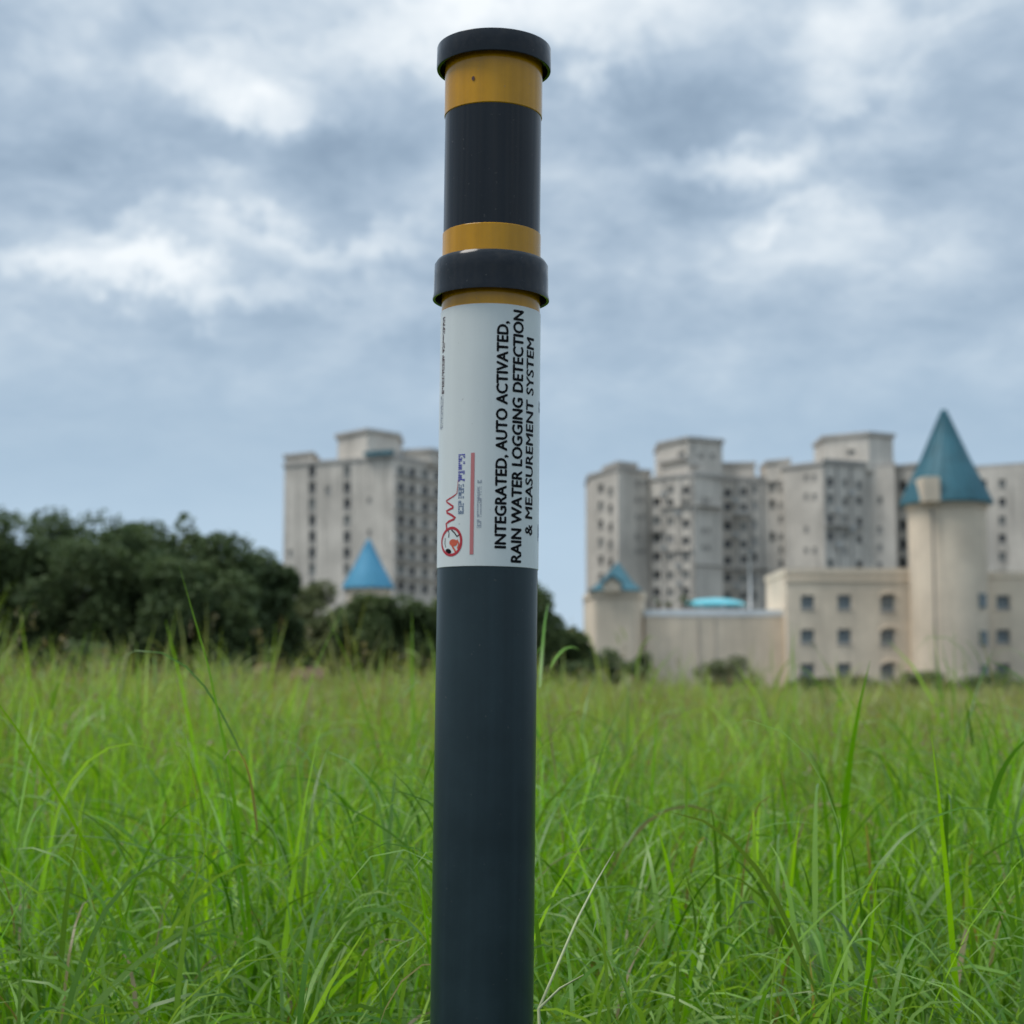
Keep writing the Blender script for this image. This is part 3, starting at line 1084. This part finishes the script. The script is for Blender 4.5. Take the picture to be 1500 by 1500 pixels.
def seedheads(tops, seed, per=9):
    r = np.random.default_rng(seed)
    X, Y, Z, D = tops
    n_ = len(X)
    idx = np.repeat(np.arange(n_), per)
    m_ = len(idx)
    k = np.clip(1 + (D[idx] - 6) / 20, 1, 3)
    c_ = np.stack([X[idx] + r.normal(0, .012, m_) * k, Y[idx] + r.normal(0, .012, m_) * k, Z[idx] - r.uniform(-.02, .13, m_)], -1)
    a_ = r.normal(size=(m_, 3)) * np.array([.6, .6, 1.4])
    a_ /= np.linalg.norm(a_, axis=1)[:, None]
    b_ = np.cross(a_, r.normal(size=(m_, 3)))
    b_ /= np.linalg.norm(b_, axis=1)[:, None]
    l_ = (.013 * k * r.uniform(.6, 1.4, m_))[:, None]
    v = np.stack([c_ - a_ * l_, c_ + b_ * l_ * .28, c_ + a_ * l_, c_ - b_ * l_ * .28], 1).reshape(-1, 3)
    v[:, 2] = np.maximum(v[:, 2], .01)
    colr = np.array([.30, .235, .155]) * r.uniform(.7, 1.25, (m_, 1))
    cv = np.repeat(colr[:, None], 4, 1).reshape(-1, 3)
    return v, cv, np.arange(m_ * 4).reshape(-1, 4)


POLE_D = 1.76
POLE = (pdir(712, 1000).x * POLE_D - CAMZ * math.tan(R(.64)), POLE_D)

gmat, g, b = mat_new('grass_blades')
at_ = g.n('ShaderNodeAttribute', attribute_name='tint')
pos = g.n('ShaderNodeNewGeometry').outputs['Position']
gc = g.mix(g.smooth(g.noise(pos, 40, 3, .6), .3, .7, 0, .35), at_.outputs[0], g.vec('MULTIPLY', at_.outputs[0], (.72, .78, .8)))
g.put(b.inputs['Base Color'], gc)
b.inputs['Roughness'].default_value = .34
b.inputs['Specular IOR Level'].default_value = .36
tr = g.n('ShaderNodeBsdfTranslucent')
g.put(tr.inputs[0], g.vec('MULTIPLY', gc, (1.5, 1.4, .5)))
mx = g.n('ShaderNodeMixShader')
mx.inputs[0].default_value = .40
g.t.links.new(b.outputs[0], mx.inputs[1])
g.t.links.new(tr.outputs[0], mx.inputs[2])
g.t.links.new(mx.outputs[0], g.t.nodes['Material Output'].inputs[0])

parts = []
v1 = blades(50000, (1.2, 7.0), 7, (.42, .575, .005), 1)
v2 = blades(40000, (6.0, 24), 4, (.54, .36, .10), 2)
v3 = blades(48000, (20, 135), 3, (.55, .37, .08), 3, .45)
VV, CC, QQ = [], [], []
o_ = 0
for blk, sd_ in ((v1, 5), (v2, 6), (v3, 7)):
    VV.append(blk[0]); CC.append(blk[1]); QQ.append(blk[2] + o_)
    o_ += len(blk[0])
    if sd_ > 5:
        a_, c_, q_ = seedheads(blk[3], sd_)
        VV.append(a_); CC.append(c_); QQ.append(q_ + o_)
        o_ += len(a_)
VV, CC, QQ = np.concatenate(VV), np.concatenate(CC), np.concatenate(QQ)
me = bpy.data.meshes.new('meadow_grass')
me.vertices.add(len(VV))
me.vertices.foreach_set('co', VV.astype(np.float32).ravel())
nq = len(QQ)
me.loops.add(nq * 4)
me.loops.foreach_set('vertex_index', QQ.astype(np.int32).ravel())
me.polygons.add(nq)
me.polygons.foreach_set('loop_start', np.arange(0, nq * 4, 4, dtype=np.int32))
me.polygons.foreach_set('use_smooth', np.ones(nq, dtype=bool))
me.update(calc_edges=True)
ca_ = me.color_attributes.new('tint', 'FLOAT_COLOR', 'POINT')
ca_.data.foreach_set('color', np.concatenate([np.maximum(CC, 0), np.ones((len(CC), 1))], 1).astype(np.float32).ravel())
tag(link('meadow_grass', me, gmat), 'tall bright green meadow grass filling the field round the post', 'grass', kind='stuff')

# the pale bare stalk leaning out beside the post
sk = tag(empty('grass_stalk', (POLE[0] + .10, POLE[1] + .16, 0)), 'pale dry grass stalk leaning away from the foot of the dark post', 'grass stalk')


def sp(x, y, D):
    q_ = pdir(x, y) * D
    return (q_.x - sk.location.x, q_.y - sk.location.y, q_.z + CAMZ)


b_ = MB()
mstk = plain('pale_stalk', (.36, .40, .20), .5, var=.15, vscale=20)
b_.tube([(0, 0, 0), sp(789, 1478, 1.95), sp(845, 1348, 2.06), sp(874, 1291, 2.12), sp(900, 1247, 2.17)],
        [.0020, .0019, .0016, .0012, .0006], 8)
b_.build('stem', mstk, sk, True)
b_ = MB()
b_.tube([sp(789, 1478, 1.95), sp(820, 1448, 1.95), sp(855, 1428, 1.96)], [.0016, .0014, .0006], 6)
b_.build('side_shoot', mstk, sk, True)

# ================================================================== THE POST
post = empty('water_logging_sensor_post', (POLE[0], POLE[1], 0))
post.rotation_euler = (0, R(.64), 0)
tag(post, 'tall dark pipe post with amber bands, black cap and collar and a white lettered label', 'sensor post')
RP = .0540


def zf(y, r=RP):
    return zp(y, POLE_D - r)


def pvc(name, col, rough, coat=0.0, coatr=.1, streak=.12, spec=.5, bump=.06):
    """moulded pipe plastic with faint vertical drawing marks, dust and scuffs"""
    m, g, b = mat_new(name)
    co = g.n('ShaderNodeTexCoord').outputs['Object']
    s1 = g.noise(g.vec('MULTIPLY', co, (60, 60, 1.2)), 1.0, 4, .6)
    s2 = g.noise(co, 14, 6, .65)
    s3 = g.noise(co, 220, 2, .5)
    f = g.math('ADD', g.math('MULTIPLY', s1, .5), g.math('MULTIPLY', s2, .5))
    lite = tuple(min(1, c * (1 + streak * 2) + .002) for c in col) + (1,)
    dk = tuple(c * (1 - streak) for c in col) + (1,)
    c = g.mix(g.smooth(f, .35, .68), dk, lite)
    c = g.mix(g.smooth(s3, .70, .80, 0, .35), c, (.16, .15, .13, 1))
    g.put(b.inputs['Base Color'], c)
    g.put(b.inputs['Roughness'], g.smooth(f, .3, .7, rough * .85, rough * 1.2))
    b.inputs['Coat Weight'].default_value = coat
    b.inputs['Coat Roughness'].default_value = coatr
    b.inputs['Specular IOR Level'].default_value = spec
    bn = g.n('ShaderNodeBump')
    bn.inputs['Strength'].default_value = bump
    bn.inputs['Distance'].default_value = .001
    g.put(bn.inputs['Height'], s1)
    g.put(b.inputs['Normal'], bn.outputs[0])
    return m


pv_low = pvc('pipe_slate', (.0150, .0290, .0345), .32, streak=.12, spec=.36)
pv_gloss = pvc('pipe_gloss_black', (.006, .009, .013), .15, 0, .06, .06, spec=.32, bump=.012)
amber = pvc('amber_band', (.50, .235, .001), .14, 0, .06, .10, spec=.42, bump=.02)
lab_m = pvc('label_vinyl', (.62, .65, .63), .34, .25, .12, .02)

z_lab0, z_lab1 = zf(829), zf(444)
z_am1, z_am2 = zf(362), zf(325)
z_d2 = zf(149)
z_cap0, z_cap1 = zf(73.5, .0625), zf(39, .0632)
z_c0, z_c1 = zf(420.5, .0635), zf(363, .0620)


def ring(name, r, z0, z1, mat, wallt=.0035, bev=.0008):
    prof = [(r - wallt, z0), (r - bev, z0), (r, z0 + bev), (r, z1 - bev), (r - bev, z1), (r - wallt, z1)]
    return link(name, lathe(prof, 128), mat, post)


ring('lower_pipe', RP, -.25, z_lab0 + .02, pv_low)
ring('label', RP + .0007, z_lab0, z_lab1, lab_m, .0006, .0002)
ring('amber_band', RP - .0002, z_lab1 - .02, zf(361), amber)
ring('amber_band', RP + .0001, zf(366), z_am2, amber)
ring('upper_sleeve', RP - .0008, z_am2 - .004, z_d2 + .004, pv_gloss)
ring('amber_band', RP + .0001, z_d2, z_cap1 - .004, amber)
# collar: hollow, chamfered top, flared lower lip
rc = .0622
link('collar', lathe([(RP - .002, z_c1 - .001), (RP + .0012, z_c1 + .0005), (rc - .0028, z_c1), (rc, z_c1 - .0045), (rc + .0004, z_c1 - .02),
                      (rc + .0006, z_c0 + .006), (rc + .0017, z_c0 + .0012), (rc + .0015, z_c0), (rc - .0012, z_c0 + .0004),
                      (rc - .0026, z_c0 + .004), (rc - .003, z_c0 + .018), (RP - .001, z_c0 + .0185)], 128), pv_gloss, post)
# cap: hollow skirt with a slightly domed top
rk = .0632
link('cap', lathe([(0.0005, z_cap1), (rk * .8, z_cap1 - .0001), (rk - .0012, z_cap1 - .0003), (rk - .0003, z_cap1 - .0007), (rk, z_cap1 - .0016),
                   (rk + .0003, z_cap0 + .002), (rk - .0002, z_cap0 + .0003), (rk - .0012, z_cap0), (rk - .0034, z_cap0 + .0003),
                   (rk - .0042, z_cap0 + .003), (rk - .0045, z_cap0 + .014), (RP - .001, z_cap0 + .0145)], 128), pv_gloss, post)

# ---- printing on the label
RL = RP + .00095
AXX = 714.5


def phi(x):
    return math.asin(max(-.995, min(.995, (x - AXX) / 73.2)))


ink = plain('black_ink', (.006, .006, .007), .6, .1)
red = plain('red_ink', (.42, .018, .03), .5)
pinkred = plain('faded_red_ink', (.50, .17, .17), .5)
blue = plain('blue_ink', (.04, .035, .33), .5)
slate = plain('faded_blue_ink', (.10, .15, .26), .5)
grey = plain('faded_grey_ink', (.30, .33, .38), .5)
orange = plain('orange_ink', (.55, .09, .04), .5)
maroon = plain('maroon_ink', (.06, .015, .015), .5)


def wrap(a, z, dr=0.0):
    return ((RL + dr) * math.sin(a), -(RL + dr) * math.cos(a), z)


def lettering(body, x_top, x_base, y0, y1, mat, off=.028, name='lettering'):
    """a line of print running up the label; x_top/x_base: px of letter tops and baseline"""
    cu = bpy.data.curves.new('txt', 'FONT')
    cu.body = body
    cu.size = 1.0
    cu.resolution_u = 3
    ob = bpy.data.objects.new('txt', cu)
    C.objects.link(ob)
    dg = bpy.context.evaluated_depsgraph_get()
    me = bpy.data.meshes.new_from_object(ob.evaluated_get(dg))
    bpy.data.objects.remove(ob)
    bm = bmesh.new()
    bm.from_mesh(me)
    bmesh.ops.remove_doubles(bm, verts=bm.verts, dist=.0005)
    for lv_ in range(1, 8):
        bmesh.ops.bisect_plane(bm, geom=list(bm.verts) + list(bm.edges) + list(bm.faces), dist=1e-5,
                               plane_co=(0, .72 * lv_ / 8, 0), plane_no=(0, 1, 0))
    bmesh.ops.triangulate(bm, faces=list(bm.faces))
    src = list(bm.verts) + list(bm.edges) + list(bm.faces)
    first = list(bm.verts)
    for v in first:
        v.co.z = 0
    for j_, (ox, oy) in enumerate(((off, 0), (-off, 0), (0, off * .7), (0, -off * .7))):     # heavier weight
        dd = bmesh.ops.duplicate(bm, geom=src)
        for e_ in dd['geom']:
            if isinstance(e_, bmesh.types.BMVert):
                e_.co.x += ox
                e_.co.y += oy
                e_.co.z = (j_ + 1) * .000012
    xs_ = [v.co.x for v in bm.verts]
    ys_ = [v.co.y for v in bm.verts]
    x0_, x1_ = min(xs_), max(xs_)
    z0_, z1_ = zf(y0), zf(y1)
    a0, a1 = phi(x_base), phi(x_top)
    cap_h = .72
    for v in bm.verts:
        s_ = (v.co.x - x0_) / (x1_ - x0_)
        a = a0 + (a1 - a0) * v.co.y / cap_h
        v.co = wrap(a, z0_ + (z1_ - z0_) * s_, v.co.z)
    bm.to_mesh(me)
    bm.free()
    me.materials.clear()
    me.materials.append(mat)
    return link(name, me, None, post)


lettering('INTEGRATED, AUTO ACTIVATED,', 724.5, 740.5, 803, 469, ink, .04)
lettering('RAIN WATER LOGGING DETECTION', 747.5, 762, 823, 451, ink, .04)
lettering('& MEASUREMENT SYSTEM', 767.0, 777.3, 781, 488, ink, .026)


def strip(name, a0, a1, z0, z1, mat, n_=6):
    v, f = [], []
    for k in range(n_ + 1):
        a = a0 + (a1 - a0) * k / n_
        v += [wrap(a, z0), wrap(a, z1)]
    for k in range(n_):
        f.append((2 * k, 2 * k + 2, 2 * k + 3, 2 * k + 1))
    return v, f


def marks(name, x0, x1, ya, yb, mat, gaps, seed, dens=.62):
    """print too small to read: rows of tiny upright strokes, in word groups"""
    r = random.Random(seed)
    V_, F_ = [], []
    y = ya
    a0, a1 = phi(x0), phi(x1)
    while y > yb:
        hh = r.uniform(.8, 2.0)
        if any(g0 > y > g1 for g0, g1 in gaps):
            y -= 1.5
            continue
        kind_ = r.randint(0, 3)
        segs = [(0, 1)] if kind_ == 0 else [(0, .28), (.72, 1)] if kind_ == 1 else [(0, .2), (.4, .6), (.8, 1)] if kind_ == 2 else [(0, .55)]
        for (s0, s1) in segs:
            v, f = strip('m', a0 + (a1 - a0) * s0, a0 + (a1 - a0) * s1, zf(y), zf(y - hh), mat, 3)
            i = len(V_)
            V_ += v
            F_ += [tuple(i + q for q in ff) for ff in f]
        y -= hh + r.uniform(.2, 1.1)
    return link(name, pymesh(name, V_, F_), mat, post)


def ribbon(name, pts, wpx, mat, closed=False):
    """painted stroke through label pixel points"""
    P_ = [(phi(x) * RL, zf(y)) for x, y in pts]
    n_ = len(P_)
    V_, F_ = [], []
    ws = wpx if isinstance(wpx, list) else [wpx] * n_
    for k in range(n_):
        if closed:
            p0, p1 = P_[(k - 1) % n_], P_[(k + 1) % n_]
        else:
            p0, p1 = P_[max(k - 1, 0)], P_[min(k + 1, n_ - 1)]
        tx, tz = p1[0] - p0[0], p1[1] - p0[1]
        l_ = math.hypot(tx, tz) or 1
        nx_, nz_ = -tz / l_, tx / l_
        h_ = ws[k] / F * 1.7 / 2
        for s_ in (-1, 1):
            V_.append(wrap((P_[k][0] + nx_ * h_ * s_) / RL, P_[k][1] + nz_ * h_ * s_, .00004))
    rng_ = n_ if closed else n_ - 1
    for k in range(rng_):
        j = (k + 1) % n_
        F_.append((2 * k, 2 * j, 2 * j + 1, 2 * k + 1))
    return link(name, pymesh(name, V_, F_), mat, post)


def disc(name, cx, cy, rx, ry, mat, rot=0, lift=.0):
    V_ = [wrap(phi(cx), zf(cy), lift)]
    for k in range(24):
        an = 2 * math.pi * k / 24
        ex, ey = rx * math.cos(an), ry * math.sin(an)
        V_.append(wrap(phi(cx + ex * math.cos(rot) - ey * math.sin(rot)), zf(cy + ex * math.sin(rot) + ey * math.cos(rot)), lift))
    return link(name, pymesh(name, V_, [(0, k + 1, (k + 1) % 24 + 1) for k in range(24)]), mat, post)


# emblem: red ring with small figures and a zigzag tail
ringpts = [(664 + 14.2 * math.cos(2 * math.pi * k / 32), 792 + 20 * math.sin(2 * math.pi * k / 32)) for k in range(32)]
ribbon('emblem_ring', ringpts, 4.2, red, True)
tail = [(657, 773), (656, 765), (660, 762), (667, 759.5), (669, 757.5), (664, 753), (657, 749), (656, 746.5), (661, 744), (665.5, 742.5), (666, 740.5),
        (661, 736.5), (656.5, 733), (655.5, 731), (660, 728.5), (666, 725.5), (671, 721.5), (672, 712), (672.5, 702)]
ribbon('emblem_tail', tail, [3.6, 3.6, 3.4, 3.2, 3.6, 3.6, 3.2, 3.2, 3, 3, 3.2, 2.8, 2.4, 2.2, 2.2, 2, 1.4, 1, .6], red)
disc('emblem_figure', 667, 794, 6.0, 5.2, orange, .3, .00003)
disc('emblem_figure', 660, 806, 4.6, 3.2, ink, .7, .00003)
ribbon('emblem_stroke', [(659, 775), (660.5, 779), (660, 786)], 1.6, ink)
ribbon('emblem_stroke', [(664, 775), (668, 779), (672, 785), (676, 782)], 2.0, ink)
ribbon('emblem_stroke', [(655, 786), (654.5, 794), (656, 800)], 1.2, ink)
ribbon('emblem_stroke', [(665, 798), (669, 805), (671, 809)], 3.0, orange)
ribbon('emblem_stroke', [(672, 790), (675, 796), (673, 803)], 2.6, orange)
# illegible small print
marks('small_print', 672.6, 682.0, 704, 665, blue, [(689, 687)], 3)
marks('small_print', 673.2, 681.0, 752, 708, slate, [(733, 730)], 4)
V_, F_ = strip('r', phi(690.3), phi(695.6), zf(812), zf(663), pinkred)
link('red_rule', pymesh('red_rule', V_, F_), pinkred, post)
marks('small_print', 700, 706, 773, 704, grey, [(762, 758), (712, 708)], 5)
marks('side_print', 646.0, 649.6, 570, 456, maroon, [(513, 510)], 6)
marks('side_print', 644.6, 648.6, 622, 572, grey, [], 8)
marks('side_print', 785.5, 787.5, 594, 578, grey, [], 9)
marks('side_print', 785.8, 787.6, 786, 762, slate, [], 10)
# small blemishes on the amber
disc('scuff', 686, 113, 2.2, 3.2, maroon, 0, .0)
